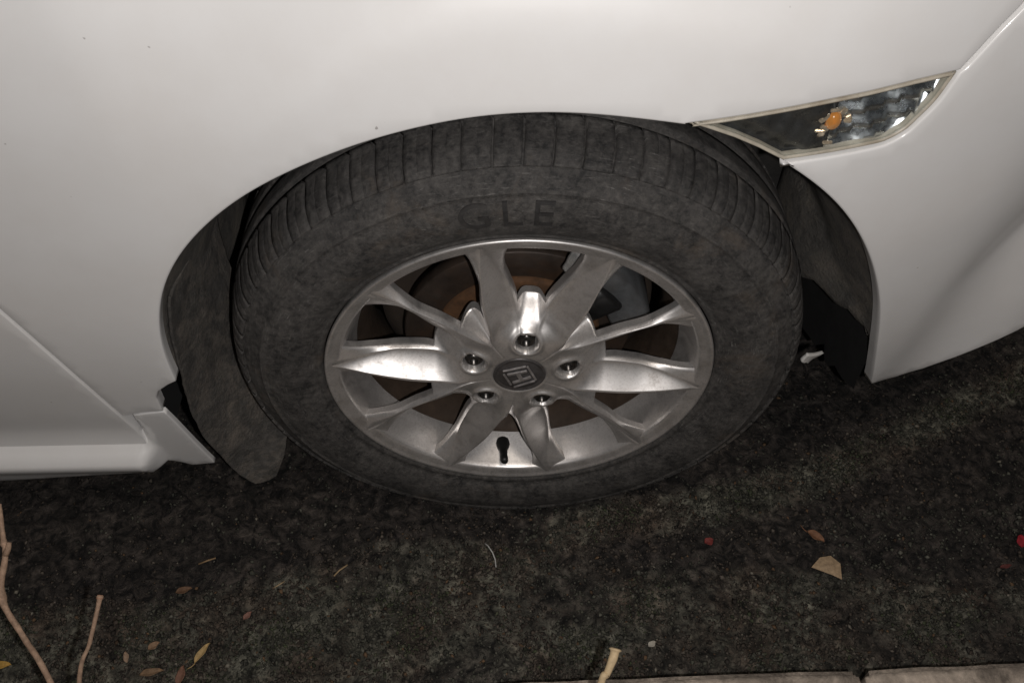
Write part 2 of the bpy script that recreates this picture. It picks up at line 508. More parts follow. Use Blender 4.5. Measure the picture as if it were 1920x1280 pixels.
# side marker lamp: bezel, chromed reflector, amber bulb and clear lens
lamp_poly = LAMP_TOP+LAMP_BOTTOM[1:]+ARCH_LAMP[::-1][1:-1]
lamp_in = inset(densify(lamp_poly, .006), .0014)
lamp_lens = inset(lamp_in, .0031)
lamp = empty('side_marker_lamp', (0, 0, 0), car)
lamp['label'] = 'wedge shaped clear side lamp with amber bulb, touching the wheel arch'
def ring_strip(name, a, b, da, db, mat, parent):
    V = []
    n = len(a)
    def P(q, d):
        X, Y, phi = plan(q[0]); bb = B_SIDE(q[0], q[1])+d
        return (X-bb*math.sin(phi), BODY_Y+Y+bb*math.cos(phi), q[1])
    mid = [((p[0]+q[0])/2, (p[1]+q[1])/2) for p, q in zip(a, b)]
    rows = [(a, da+.016), (a, da+.0012), (inset(a, .0009), da), (mid, (da+db)/2-.0006), (b, db), (b, db+.007)]
    for pl, d in rows: V += [P(q, d) for q in pl]
    F = []
    for k in range(len(rows)-1):
        for i in range(n):
            j = (i+1) % n
            F.append((k*n+i, k*n+j, (k+1)*n+j, (k+1)*n+i))
    return obj(name, V, F, mat, parent)
ring_strip('bezel', lamp_in, lamp_lens, .0004, .0012, M_BEZEL, lamp)
panel('lens', inset(lamp_lens, .0003), M_LENS, lamp, base=.0012, flange=.0015, step=.007, chamfer=.001, drop=.0006, edge_step=.006)
def rip_r(u, z):
    k = (u+z*.5)*26; s_ = (z-u*.25)*62+.3
    return .0030*abs((k % 1.0)-.5)*2+.0088*(s_ % 1.0)-.003
def rip_l(u, z):
    return .0028*math.sin(u*110+z*190)+.003*abs(((u-z*.6)*55 % 1.0)-.5)+.0012*noise.noise(Vector((u*200, z*200, 3)))
def clip_u(poly, u0, u1):
    out = []
    n = len(poly)
    for lim, s in ((u0, 1), (u1, -1)):
        res = []
        for i in range(len(poly)):
            a, b = poly[i-1], poly[i]
            ia, ib = (a[0]-lim)*s >= 0, (b[0]-lim)*s >= 0
            if ia != ib:
                t = (lim-a[0])/(b[0]-a[0]); res.append((lim, a[1]+(b[1]-a[1])*t))
            if ib: res.append(b)
        poly = res
    return poly
big = inset(lamp_lens, -.001)
o = panel('reflector', clip_u(big, .252, .4), M_CHROME, lamp, base=.0065, flange=.004, step=.0035, chamfer=.001, drop=.0004, ripple=rip_r, edge_step=.005)
o = panel('reflector', clip_u(big, .1, .2515), M_SMOKE, lamp, base=.0075, flange=.004, step=.0035, chamfer=.001, drop=.0004, ripple=rip_l, edge_step=.005)
o['label'] = 'dark smoked rear half of the lamp reflector'
def lamp_pt(u, z, d):
    X, Y, phi = plan(u); b = B_SIDE(u, z)+d
    return Vector((X-b*math.sin(phi), BODY_Y+Y+b*math.cos(phi), z))
c0 = lamp_pt(.2520, .7045, .0075)
V, F = lathe([(.0, -.0058), (.0035, -.0052), (.0058, -.0032), (.0068, 0), (.0060, .003), (.0045, .006), (.0045, .012)], 24, tuple(c0))
V = [(x, y, c0.z+(z-c0.z)*1.35) for x, y, z in V]
obj('amber_bulb', V, F, M_AMBER, lamp)
bm = bmesh.new()
for k in range(9):
    a = random.uniform(0, 6.28); q = lamp_pt(.2535+.011*math.cos(a)*random.uniform(.7, 1.2), .7020+.017*math.sin(a)*random.uniform(.6, 1.1), random.uniform(.0045, .0085))
    M = Matrix.Rotation(random.uniform(0, 3), 4, 'Y') @ Matrix.Rotation(random.uniform(-.8, .8), 4, 'X')
    b2 = box(q.x, q.y, q.z, random.uniform(.003, .006), .003, random.uniform(.005, .011), .0008, M)
    me = bpy.data.meshes.new('t'); b2.to_mesh(me); b2.free(); bm.from_mesh(me); bpy.data.meshes.remove(me)
from_bm('bulb_shroud', bm, mat_simple('clear_prism_plastic', (.62, .52, .40), .15, .55, .5, 200, .1), lamp, False)

# hood and hidden shell that keep light out of the engine bay
V, F = [], []
NX, NY = 60, 16
for i in range(NX+1):
    u = -1.45+(.62+1.45)*i/NX
    e = SURF(u, 1.001)
    for j in range(NY+1):
        t = j/NY
        V.append((e[0], e[1]+(1.64-e[1])*t, 1.001+.055*math.sin(math.pi*t)**.7))
for i in range(NX):
    for j in range(NY): F.append((i*(NY+1)+j, (i+1)*(NY+1)+j, (i+1)*(NY+1)+j+1, i*(NY+1)+j+1))
obj('hood', V, F, M_PAINT, car)
V = [(-1.45, .03, .215), (-.43, .03, .215), (-.43, 1.62, .215), (-1.45, 1.62, .215), (-1.45, 1.62, 1.0), (-.43, 1.62, 1.0), (.95, 1.62, 1.0), (.95, 1.62, .28), (.47, 1.62, .28), (.47, .12, .30), (.95, .45, .40), (-.43, .30, .215), (.47, .30, .30), (-.43, 1.62, .28)]
F = [(0, 1, 2, 3), (3, 2, 5, 4), (2, 8, 7, 6, 5), (9, 10, 7, 8), (11, 12, 8, 2)]
obj('underbody', V, F, M_VOID, car, False)

def surf_grid(rows, nu, nv, wob=.0, seed=0.0):
    V, F = [], []
    def cr(p, t):
        n = len(p)-1; i = min(n-1, int(t*n)); f = t*n-i
        a, b, c, d = (Vector(p[max(0, i-1)]), Vector(p[i]), Vector(p[i+1]), Vector(p[min(n, i+2)]))
        return .5*((2*b)+(c-a)*f+(2*a-5*b+4*c-d)*f*f+(3*b-a-3*c+d)*f**3)
    for i in range(nv+1):
        curve = [cr([r[k] for r in rows], i/nv) for k in range(len(rows[0]))]
        for j in range(nu+1):
            q = cr(curve, j/nu)
            q += Vector((wob*noise.noise(q*28+Vector((seed, 0, 0)))+wob*.35*noise.noise(q*95), 0, 0)); V.append(q)
    for i in range(nv):
        for j in range(nu): F.append((i*(nu+1)+j, i*(nu+1)+j+1, (i+1)*(nu+1)+j+1, (i+1)*(nu+1)+j))
    return V, F
# wheel arch liner following the arch edge, with its front end torn away
arch_xyz = [SURF(*q) for q in ARCH_FENDER+ARCH_LAMP[1:]+ARCH_BUMPER]
path = [(q[0], q[2]) for q in arch_xyz if q[2] > .30]
# resample evenly
def resample(pts, step):
    out = [pts[0]]; acc = 0.0
    for a, b in zip(pts, pts[1:]):
        d = math.hypot(b[0]-a[0], b[1]-a[1]); pos = step-acc
        while pos <= d:
            t = pos/d; out.append((a[0]+(b[0]-a[0])*t, a[1]+(b[1]-a[1])*t)); pos += step
        acc = d-(pos-step)
    return out
path = resample(path, .010)
DEP = [0, .008, .02, .035, .05, .07, .09, .11, .13, .16, .20, .24, .28]
V, F, cols = [], [], len(DEP)
for i, (x, z) in enumerate(path):
    fx, fz = x, z-.36
    k0 = 1.0+.004/max(.1, math.hypot(fx, fz))
    for j, d in enumerate(DEP):
        k = k0-.050*min(1.0, d/.10)-.05*(d/.28)
        y = BODY_Y+.017+plan(x)[1]*.9*(1-d/.28)+d+(PROFILE(z) if z < .7 else 0)
        w = noise.noise(Vector((x*14, d*22, z*14)))*.0035 if j else 0
        zz = z
        xx = fx*k*(1+w)
        if xx > 0: xx = min(xx, max(.338, .408-.42*d)+.5*max(0, z-.45))
        V.append((xx, y, .36+fz*k*(1+w)))
tear = [.374+.010*noise.noise(Vector((j*1.7, 3.1, .4)))-.05*DEP[j] for j in range(cols)]
for i in range(len(path)-1):
    for j in range(cols-1):
        a = i*cols+j
        F.append((a, a+1, a+cols+1, a+cols))
bm = bmesh.new()
vs = [bm.verts.new(v) for v in V]
for f in F: bm.faces.new([vs[i] for i in f])
# pull the torn front end to a ragged line
for i in range(len(path)):
    for j in range(cols):
        v = vs[i*cols+j]
        if v.co.x > .2:
            lim = .366-.14*min(DEP[j], .14)+.016*noise.noise(Vector((DEP[j]*60, 1.3, 7.7)))+.006*noise.noise(Vector((DEP[j]*190, 4.3, 2.7)))
            if v.co.z < lim: v.co.z = lim-(lim-v.co.z)*.02
liner = from_bm('wheel_arch_liner', bm, M_LINER, car)
m = liner.modifiers.new('sheet', 'SOLIDIFY'); m.thickness = .0025; m.offset = 1
# inner wall of the wheel house
V = [(0, .252, .37)]
ang = [R(a) for a in range(-125, 126, 5)]
for a in ang:
    x_, z_ = .40*math.sin(a), .36+.40*math.cos(a)
    V.append((x_, .252, max(z_, .30) if x_ > .05 else z_))
F = [(0, i, i+1) for i in range(1, len(ang))]
obj('wheel_house_wall', V, F, mat_simple('dark_inner_wall', (.018, .017, .016), .8, 0, .5, 50, .6, .002, (.035, .03, .025), .7), car, False)
V, F = surf_grid([[(.412, .030, .42), (.400, .12, .41), (.385, .26, .40)], [(.418, .034, .32), (.402, .12, .31), (.385, .26, .30)], [(.420, .038, .240), (.405, .12, .215), (.385, .26, .18)]], 16, 16, .004, 6.0)
for v in V:
    if v.z < .26: v.z += .022*noise.noise(Vector((v.y*45, 8.0, 1.0)))
obj('shade_sheet', V, F, mat_simple('black_shade_sheet', (.0022, .0022, .0022), .95, 0, .3, 30, .2), car)  # added black sheet, stands in for the shade behind the torn liner

# mud flap hanging behind the tyre
rows = [[(-.352, -.012, .490), (-.347, .03, .490), (-.341, .075, .488), (-.335, .13, .486)],
        [(-.368, -.012, .425), (-.358, .03, .425), (-.348, .075, .425), (-.340, .13, .425)],
        [(-.376, -.010, .360), (-.364, .03, .360), (-.350, .075, .360), (-.339, .13, .360)],
        [(-.384, -.008, .300), (-.366, .03, .300), (-.350, .075, .300), (-.338, .13, .300)],
        [(-.386, -.006, .235), (-.364, .025, .235), (-.338, .060, .232), (-.315, .10, .228)],
        [(-.376, -.002, .165), (-.354, .020, .165), (-.325, .045, .165), (-.306, .066, .168)],
        [(-.363, .000, .126), (-.348, .008, .126), (-.323, .020, .128), (-.309, .036, .140)],
        [(-.351, .002, .105), (-.343, .004, .104), (-.333, .008, .104), (-.325, .012, .106)]]
V, F = surf_grid(rows, 40, 100, .0022)
flap = obj('mud_flap', V, F, M_FLAP, car)
flap['label'] = 'brown muddy flap hanging behind the tyre'
m = flap.modifiers.new('sheet', 'SOLIDIFY'); m.thickness = .003; m.offset = -1
V, F = surf_grid([[(.338, .030, .327), (.350, .034, .322), (.362, .040, .318)], [(.333, .030, .314), (.347, .036, .308), (.358, .040, .311)], [(.340, .032, .306), (.345, .036, .303), (.349, .040, .306)]], 8, 8, .006, 4.0)
o = obj('foam_scrap', V, F, M_FOAM, car)
o['label'] = 'torn white foam scrap in the dark gap before the tyre'
m = o.modifiers.new('sheet', 'SOLIDIFY'); m.thickness = .004

# ------------------------------------------------------------------ wheel
HUB = (0.0, 0.0, .328)
wheel = empty('front_wheel', HUB, car)
wheel['label'] = 'silver ten spoke alloy wheel with worn dusty tyre'
PHASE = R(7.5)

# tyre
prof = [(.2215, .012), (.2222, .004), (.2245, -.0005), (.2285, -.0022), (.2295, -.0012), (.2335, -.0050), (.242, -.0088), (.250, -.0108), (.258, -.0120), (.266, -.0124), (.274, -.0118), (.282, -.0100), (.2865, -.0084), (.2876, -.0096), (.2892, -.0092), (.2900, -.0068), (.2950, -.0042), (.3000, -.0008), (.3030, .0016), (.3048, .0022), (.3066, .0044), (.3084, .0058), (.3090, .0026), (.3108, .0030), (.3150, .0082), (.3190, .0150), (.3218, .0225), (.3240, .0310), (.3256, .0400), (.3270, .0510)]
for yc in (.060, .098, .136):
    prof += [(.3285+.0008*(1-abs(yc-.098)/.05), yc-.0055), (.3215, yc-.0045), (.3215, yc+.0045), (.3288, yc+.0055)]
    if yc < .13: prof += [(.3294, yc+.012), (.3298, yc+.019), (.3296, yc+.026)]
front = [(r, y) for r, y in prof[:30]]
prof += [(r, .196-y) for r, y in front[::-1]]
fr = [0, .030, .044, .056, .20, .33, .455, .485, .5, .515, .545, .67, .80, .944, .956, .970]
dep = [1, 1, .75, 0, 0, 0, 0, .35, .5, .35, 0, 0, 0, 0, .75, 1]
NP = 72
V, uvs, F = [], [], []
kp = len(prof); vlen = [0.0]
for a, b in zip(prof, prof[1:]): vlen.append(vlen[-1]+math.hypot(a[0]-b[0], a[1]-b[1]))
NA = NP*len(fr)
prng = random.Random(3)
gdep = [prng.choice((.25, .6, .8, 1.0, 1.1)) for _ in range(NP)]
jit = [prng.uniform(-.12, .12) for _ in range(NP)]
for pidx in range(NP):
    for k, fq in enumerate(fr):
        for q, (r, y) in enumerate(prof):
            side = q if y < .098 else kp-1-q
            slant = 0.0
            g = 0.0
            if 22 <= side <= 29:
                g = dep[k]*1.0*(.0062*gdep[pidx] if (k < 4 or k > 12) else .0008)
                slant = (side-22)*.035
            a = 2*math.pi*(pidx+fq+slant*.6+0.0)/NP
            rr, yy = r, y
            sgn = 1 if y < .098 else -1
            if g:
                t = min(1.0, max(0, (side-22)/6.0))
                rr -= 1.3*g*(.45+.55*t); yy += sgn*1.3*g*(1-.7*t)
            if 2 < side < 19:
                yy += sgn*.0006*noise.noise(Vector((math.sin(a)*9, math.cos(a)*9, r*40)))
            z = rr*math.cos(a)
            bulge = max(0.0, -z-.29)
            V.append((rr*math.sin(a), yy-sgn*bulge*.10, max(z, -.3276)))
            uvs.append((a*.32, vlen[q]))
for i in range(NA):
    j = (i+1) % NA
    for q in range(kp-1): F.append((i*kp+q, i*kp+q+1, j*kp+q+1, j*kp+q))
tyre = obj('tyre', V, F, M_RUBBER, wheel, uv=uvs)

# raised sidewall lettering
def side_y(r):
    for (r0, y0), (r1, y1) in zip(front, front[1:]):
        if r0 <= r <= r1: return y0+(y1-y0)*(r-r0)/(r1-r0+1e-9)
    return -.012
def letters(text, a_start, r_base, height, spread):
    fc = bpy.data.curves.new('t', 'FONT'); fc.body = text; fc.size = height*1.42
    fc.space_character = spread; fc.extrude = .0013; fc.resolution_u = 4
    to = bpy.data.objects.new('t', fc); COL.objects.link(to)
    dg = bpy.context.evaluated_depsgraph_get()
    me = bpy.data.meshes.new_from_object(to.evaluated_get(dg))
    bpy.data.objects.remove(to); bpy.data.curves.remove(fc)
    bm = bmesh.new(); bm.from_mesh(me); bpy.data.meshes.remove(me)
    bmesh.ops.subdivide_edges(bm, edges=[e for e in bm.edges if e.calc_length() > .012], cuts=2)
    for v in bm.verts:
        x, h, d = v.co
        r = r_base+h; a = a_start+x/r_base
        v.co = (r*math.sin(a), side_y(r)-.0001-d, r*math.cos(a))
    return bm
o = from_bm('sidewall_lettering', letters('GLE', R(-13.0), .2520, .0300, 1.30), mat_simple('dark_letter_rubber', (.024, .023, .023), .6, 0, .4, 120, .4, .0008, (.07, .064, .06), .45), wheel, False)  # letters coloured darker than the sidewall around them
o['label'] = 'large faint raised letters GLE on the upper sidewall'

# rim: flange, lip and barrel
rim_prof = [(.2170, .016), (.2200, .008), (.2210, .0035), (.2208, .0010), (.2196, -.0006), (.2178, -.0006), (.2162, .0006), (.2120, .0022), (.2075, .0036), (.2052, .0048), (.2038, .0070), (.2026, .011), (.1982, .024), (.1933, .038), (.1886, .051), (.1865, .057), (.1835, .062), (.1780, .080), (.1760, .090), (.1765, .125), (.1900, .145), (.2000, .190), (.2120, .196), (.2130, .190), (.2030, .180), (.1930, .140)]
V, F = lathe(rim_prof[:15], 240)
obj('rim', V, F, M_SILVER, wheel)
V, F = lathe(rim_prof[14:], 160)
obj('inner_barrel', V, F, mat_simple('brake_dusted_inner_barrel', (.060, .040, .027), .7, .2, .4, 50, .3, .0008, (.035, .022, .014), .7), wheel)

# spokes and hub as one cast face, cut into hub and ten spokes
def tab(xs, ys):
    g = pchip(xs, ys); lo, hi = xs[0], xs[-1]
    return lambda x: g(min(hi, max(lo, x)))
aV = tab([.03, .060, .075, .09, .10, .115, .14, .165, .185, .2045, .2125], [8.0, 8.0, 8.8, 9.8, 10.2, 11.0, 12.8, 14.9, 16.2, 17.3, 17.8])
aU = tab([.03, .060, .068, .075, .09, .107, .13, .165, .185, .2045, .2125], [31.0, 33.4, 32.6, 31.2, 28.6, 26.6, 24.6, 21.6, 20.1, 18.7, 18.2])
bV = tab([.03, .060, .075, .09, .10, .108, .12, .135, .16, .18, .195, .205], [5.0, 6.0, 7.2, 8.2, 8.6, 9.0, 10.0, 11.5, 13.0, 12.6, 11.6, 10.5])
bU = tab([.03, .060, .068, .075, .09, .107, .13, .165, .19, .205], [33.0, 34.8, 34.0, 32.8, 30.4, 28.8, 26.6, 23.0, 23.6, 25.0])
yU = tab([.03, .055, .08, .12, .165, .19, .2045, .2125], [.0040, .0028, -.0004, -.0018, -.0004, .0016, .0024, .0014])
yV = tab([.03, .050, .070, .085, .10, .14, .165, .19, .2045, .2125], [.0040, .0042, .0095, .0175, .0225, .0220, .0170, .0085, .0036, .0015])
yV0 = tab([.03, .045, .068, .078, .090, .100, .106], [.0040, .0045, .0065, .0135, .0260, .0400, .0450])
yU0 = tab([.03, .055, .064, .075, .090, .108], [.0040, .0036, .0060, .0120, .0190, .0260])
R_V, R_U = .102, .1075
rs = sorted(set([round(.0265+.0014*i, 5) for i in range(int((.0785)/.0014)+1)]+[R_V, R_U]+[round(.1095+.0022*i, 5) for i in range(46)]+[.2105, .2122]))
rs = [r for r in rs if r <= .2123]
NV, NF, NT_, NU = 9, 4, 16, 8
bm = bmesh.new()
lug_r = .0571
def hub_y(r, a, y):
    # lug pockets with a raised boss round each
    d = math.hypot(r*math.sin(a), r*math.cos(a)-lug_r)
    boss = .0034*math.exp(-((d-.0163)/.0030)**2)*(1-sstep(.078, .09, r))
    y = y-boss
    pk = 1-sstep(.0114, .0130, d)
    y = y*(1-pk)+.0235*pk
    y += .0022*(1-sstep(.0295, .0315, r))
    return y
def section(r):
    av, au, bv, bu = aV(r), aU(r), bV(r), bU(r)
    if av-bv < .4: bv = av-.4
    if bu-au < .4: bu = au+.4
    out = []
    yv, yu = yV(r), yU(r)
    fl = .006*sstep(.075, .115, r); flu = .0085*sstep(.07, .11, r)
    yv0, yu0 = yV0(r), yU0(r)
    evy = yv+fl; euy = yu+flu
    for i in range(NV):
        t = i/NV
        y = yv0+(evy-yv0)*t**4 if r <= R_V+1e-6 else None
        out.append((bv*t, y))
    for i in range(NF):
        t = i/NF
        out.append((bv+(av-bv)*t, evy+(yv-evy)*(t**.8)))
    for i in range(NT_):
        t = i/NT_
        width = R(au-av)*r
        s_ = t**.66; trough = .115*width*4*s_*(1-s_)*sstep(.062, .085, r)
        out.append((av+(au-av)*t, yv+(yu-yv)*t+trough))
    for i in range(NF):
        t = i/NF
        out.append((au+(bu-au)*t, yu+(euy-yu)*(t**1.15)))
    for i in range(NU+1):
        t = i/NU
        y = euy+(yu0-euy)*(1-(1-t)**2) if r <= R_U+1e-6 else None
        out.append((bu+(36-bu)*t, y))
    return out
secs = [section(r) for r in rs]
NC = len(secs[0])
cache = {}
def vert(sec_i, ri, ci):
    # sec_i in 0..9; even sectors run forward from a lug line, odd ones mirror it
    a_deg, y = secs[ri][ci]
    if y is None: return None
    r = rs[ri]
    base = (sec_i//2)*72.0
    ang_ = base+(a_deg if sec_i % 2 == 0 else -a_deg)
    k = (ri, round((ang_ % 360)*2000) % 720000)
    if k in cache: return cache[k]
    a = R(ang_)+PHASE
    y = hub_y(r, R(a_deg), y)
    v = bm.verts.new((r*math.sin(a), y, r*math.cos(a)))
    cache[k] = v
    return v
owner = {}
for s in range(10):
    for ri in range(len(rs)-1):
        for ci in range(NC-1):
            q = [vert(s, ri, ci), vert(s, ri, ci+1), vert(s, ri+1, ci+1), vert(s, ri+1, ci)]
            if any(v is None for v in q) or len(set(q)) < 4: continue
            if s % 2: q.reverse()
            f = bm.faces.new(q)
            f.material_index = 0 if rs[ri] < .0745 else s+1
bm.normal_update()
# window walls: drop every open edge backwards
be = [e for e in bm.edges if e.is_boundary and min(v.co.xz.length for v in e.verts) > .03 and max(v.co.xz.length for v in e.verts) < .2121]
for depth_, pull in ((.0010, .0008), (.0035, .0006), (.0045, -.0045)):
    idx = {f: f.material_index for f in bm.faces}
    owner_e = {e: e.link_faces[0].material_index for e in be}
    ret = bmesh.ops.extrude_edge_only(bm, edges=be)
    new_e = [g for g in ret['geom'] if isinstance(g, bmesh.types.BMEdge) and g.is_boundary]
    nv = set(v for e in new_e for v in e.verts)
    for v in nv: v.co.y += depth_
    be = new_e
bmesh.ops.recalc_face_normals(bm, faces=bm.faces)
bm.normal_update()
# make every normal point outwards for the face (toward -y)
bm.faces.ensure_lookup_table()
f0 = max((f for f in bm.faces if f.material_index == 0), key=lambda f: abs(f.normal.y))
if f0.normal.y > 0: bmesh.ops.reverse_faces(bm, faces=bm.faces)
bm.normal_update()
bm.verts.index_update()
groups = {}
for f in bm.faces:
    c = f.calc_center_median()
    r = math.hypot(c.x, c.z)
    if r < .0745: g = 0
    else:
        a = (math.degrees(math.atan2(c.x, c.z)-PHASE)) % 360
        g = 1+int(a//36) % 10
    groups.setdefault(g, []).append(f)
for g in sorted(groups):
    used, V, NRM, F = {}, [], [], []
    for f in groups[g]:
        ids = []
        for v in f.verts:
            if v.index not in used:
                used[v.index] = len(V); V.append(v.co.copy()); NRM.append(v.normal.copy())
            ids.append(used[v.index])
        F.append(ids)
    obj('hub_face' if g == 0 else 'spoke', V, F, M_SILVER, wheel, normals=NRM)
bm.free()

# centre cap with an H emblem in a rounded frame
V, F = lathe([(.0305, .008), (.0303, .0045), (.0290, .0034), (.0275, .0036), (.0262, .0050), (.0250, .0046), (.012, .0038), (.0002, .0036)], 64)
cap = obj('centre_cap', V, F, M_CAP, wheel)
def emblem():
    bm = bmesh.new()
    M = Matrix.Rotation(R(68), 4, 'Y')
    parts = []
    w, h, s = .0165, .0150, .0024
    def add(cx, cz, sx, sz, rot=0.0):
        b2 = box(0, 0, 0, sx, .0026, sz, .0007, Matrix.Rotation(rot, 4, 'Y'))
        for v in b2.verts: v.co = M @ (v.co+Vector((cx, .0026, cz)))
        me = bpy.data.meshes.new('t'); b2.to_mesh(me); b2.free(); bm.from_mesh(me); bpy.data.meshes.remove(me)
    add(0, h, 2*w*.86, s); add(0, -h, 2*w*.70, s); add(-w*.95, 0, s, 2*h*.93, R(4)); add(w*.95, 0, s, 2*h*.93, R(-4))
    add(-.0072, 0, .0042, .0235, R(6)); add(.0072, 0, .0042, .0235, R(-6)); add(0, 0, .0125, .0046)
    return bm
o = from_bm('emblem', emblem(), M_EMBLEM, wheel, False)
o['label'] = 'worn chrome H emblem in a rounded frame'

# lug nuts
def nut(k):
    a = PHASE+R(72*k)
    cx, cz = lug_r*math.sin(a), lug_r*math.cos(a)
    bm = bmesh.new()
    prof = [(.0108, .0235), (.0106, .0110), (.0100, .0085), (.0080, .0066), (.0060, .0058), (.0050, .0064), (.0046, .0120), (.0, .0120)]
    rings = []
    off = R(17*k)
    for r, y in prof:
        ring = []
        for j in range(24):
            t = 2*math.pi*j/24
            hx = 1.0 if r < .009 else (.93/ max(.87, math.cos(((t+off) % (math.pi/3))-math.pi/6)))
            ring.append(bm.verts.new((cx+r*hx*math.sin(t), y, cz+r*hx*math.cos(t))))
        rings.append(ring)
    for a_, b_ in zip(rings, rings[1:]):
        for j in range(24): bm.faces.new((a_[j], a_[(j+1) % 24], b_[(j+1) % 24], b_[j]))
    bmesh.ops.recalc_face_normals(bm, faces=bm.faces)
    return from_bm('lug_nut', bm, M_NUT, wheel)
for k in range(5): nut(k)

# valve with black cap, standing on the barrel low in the wheel
va = PHASE+R(180)
V, F = lathe([(.0095, .0), (.0095, .006), (.0070, .014), (.0055, .018), (.0045, .030), (.0048, .031), (.0050, .040), (.0042, .043), (.0, .0432)], 20)
vb = Vector((-.0205, .040, -.1965)); vt = Vector((-.0180, -.004, -.1790))
q = Vector((0, 1, 0)).rotation_difference((vt-vb).normalized())
V = [q @ Vector(v)+vb for v in V]
obj('valve_stem', V, F, M_BLACK, wheel)

# brake behind the spokes
brake = empty('front_brake', HUB, car)
V, F = lathe([(.004, .040), (.030, .040), (.034, .044), (.0735, .0450), (.0752, .0465), (.0755, .0600), (.0775, .0620)], 96)
obj('brake_disc_hat', V, F, mat_simple('brushed_disc_hat', (.26, .24, .22), .4, .8, .3, 70, .2, .0005, (.10, .055, .03), .7), brake)
V, F = lathe([(.0775, .0620), (.0800, .0615), (.0930, .0625), (.0965, .0640), (.0970, .0690)], 96)
obj('rust_ring', V, F, M_RUST, brake)
V, F = lathe([(.0970, .0690), (.1100, .0692), (.1330, .0692), (.1345, .0705), (.1345, .0900), (.0900, .0900)], 96)
obj('brake_disc', V, F, M_DISC, brake)
V, F = lathe([(.05, .118), (.150, .112), (.165, .118), (.168, .140), (.05, .15)], 64)
obj('dust_shield', V, F, mat_simple('dusty_brown_backplate', (.035, .025, .018), .85, 0, .4, 40, .3), brake)
def arc_block(a0, a1, r0, r1, y0, y1, n=14, bev=.004):
    bm = bmesh.new(); rows = []
    for i in range(n+1):
        a = R(a0+(a1-a0)*i/n); s, c = math.sin(a), math.cos(a)
        e = bev*max(0.0, 1-min(i, n-i))*1.2
        sec = [(r0+bev, y0+e), (r1-bev, y0+e), (r1, y0+bev+e), (r1, y1-bev), (r1-bev, y1), (r0+bev, y1), (r0, y1-bev), (r0, y0+bev+e)]
        rows.append([bm.verts.new((r*s, y, r*c)) for r, y in sec])
    for a_, b_ in zip(rows, rows[1:]):
        for j in range(8): bm.faces.new((a_[j], a_[(j+1) % 8], b_[(j+1) % 8], b_[j]))
    bm.faces.new(rows[0]); bm.faces.new(rows[-1][::-1])
    bmesh.ops.recalc_face_normals(bm, faces=bm.faces)
    return bm
cal = arc_block(26, 78, .112, .158, .048, .125)
for v in cal.verts: v.co.y += .004*noise.noise(v.co*60)
from_bm('brake_caliper', cal, M_CALIPER, brake)
from_bm('caliper_bracket', arc_block(40, 58, .098, .136, .036, .050, 8, .003), M_BLACK, brake)
V, F = surf_grid([[(.064, .055, .168), (.070, .050, .168), (.074, .055, .166)], [(.056, .050, .152), (.063, .044, .150), (.068, .050, .146)], [(.050, .048, .132), (.054, .043, .130), (.058, .048, .124)]], 8, 12, .004, 2.0)
o = obj('caliper_clip', V, F, M_ZINC, brake)
m = o.modifiers.new('sheet', 'SOLIDIFY'); m.thickness = .003
# ------------------------------------------------------------------ ground, kerb, pavement
PALE_BAND = [(.06, -.035), (.12, -.012), (.214, -.002), (.3175, .018), (.4175, .045), (.5057, .078), (.60, .122), (.70, .170), (.83, .232), (1.1, .36)]  # centre line of a paler ground band curving right from the tyre
def seg_dist(x, y, pts):
    d = 9.0
    for (x0, y0), (x1, y1) in zip(pts, pts[1:]):
        dx, dy = x1-x0, y1-y0; t = max(0, min(1, ((x-x0)*dx+(y-y0)*dy)/(dx*dx+dy*dy)))
        d = min(d, math.hypot(x-x0-dx*t, y-y0-dy*t))
    return d
DARK_EDGE = pchip([-1.6, -.70, -.4835, -.38, -.2762, -.168, -.05, .16, .375, .52, .70, 1.4], [-.116, -.115, -.114, -.094, -.06, -.03, -.04, -.06, -.09, -.11, -.10, -.10])  # line where the ground colour turns darker towards the car
def moss_tone_raw(x, y):
    # paler moss and soil tones: strip along the kerb, band past the tyre
    g = sstep(DARK_EDGE(x)+.012, DARK_EDGE(x)-.012, y) if False else 1-sstep(DARK_EDGE(x)-.03, DARK_EDGE(x)+.03, y)
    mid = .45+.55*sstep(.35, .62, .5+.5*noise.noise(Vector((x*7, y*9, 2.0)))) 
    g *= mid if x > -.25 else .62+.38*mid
    b = math.exp(-(seg_dist(x, y, PALE_BAND)/.034)**2)
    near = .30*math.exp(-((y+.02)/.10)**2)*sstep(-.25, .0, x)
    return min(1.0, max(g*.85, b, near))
MX, MY, MS = -1.0, -.33, .008
MOSS_TONE = [[moss_tone_raw(MX+MS*i, MY+MS*j) for j in range(124)] for i in range(276)]
def moss_tone_at(x, y):
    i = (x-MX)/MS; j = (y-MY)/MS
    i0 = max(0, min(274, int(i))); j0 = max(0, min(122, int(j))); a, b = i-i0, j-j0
    r0, r1 = MOSS_TONE[i0], MOSS_TONE[i0+1]
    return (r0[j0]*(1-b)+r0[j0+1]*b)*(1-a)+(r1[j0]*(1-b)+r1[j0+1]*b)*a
def axis(lo, hi, step, far):
    a = list(np.arange(lo, hi+step*.5, step)); d = step
    left, right = [lo], [hi]
    while right[-1] < far:
        d *= 1.5; right.append(right[-1]+d); left.append(left[-1]-d)
    return left[:0:-1]+a+right[1:]
gx = axis(-.85, 1.02, .0045, 70.0); gy = axis(-.29, .46, .0045, 70.0)
V, moss = [], []
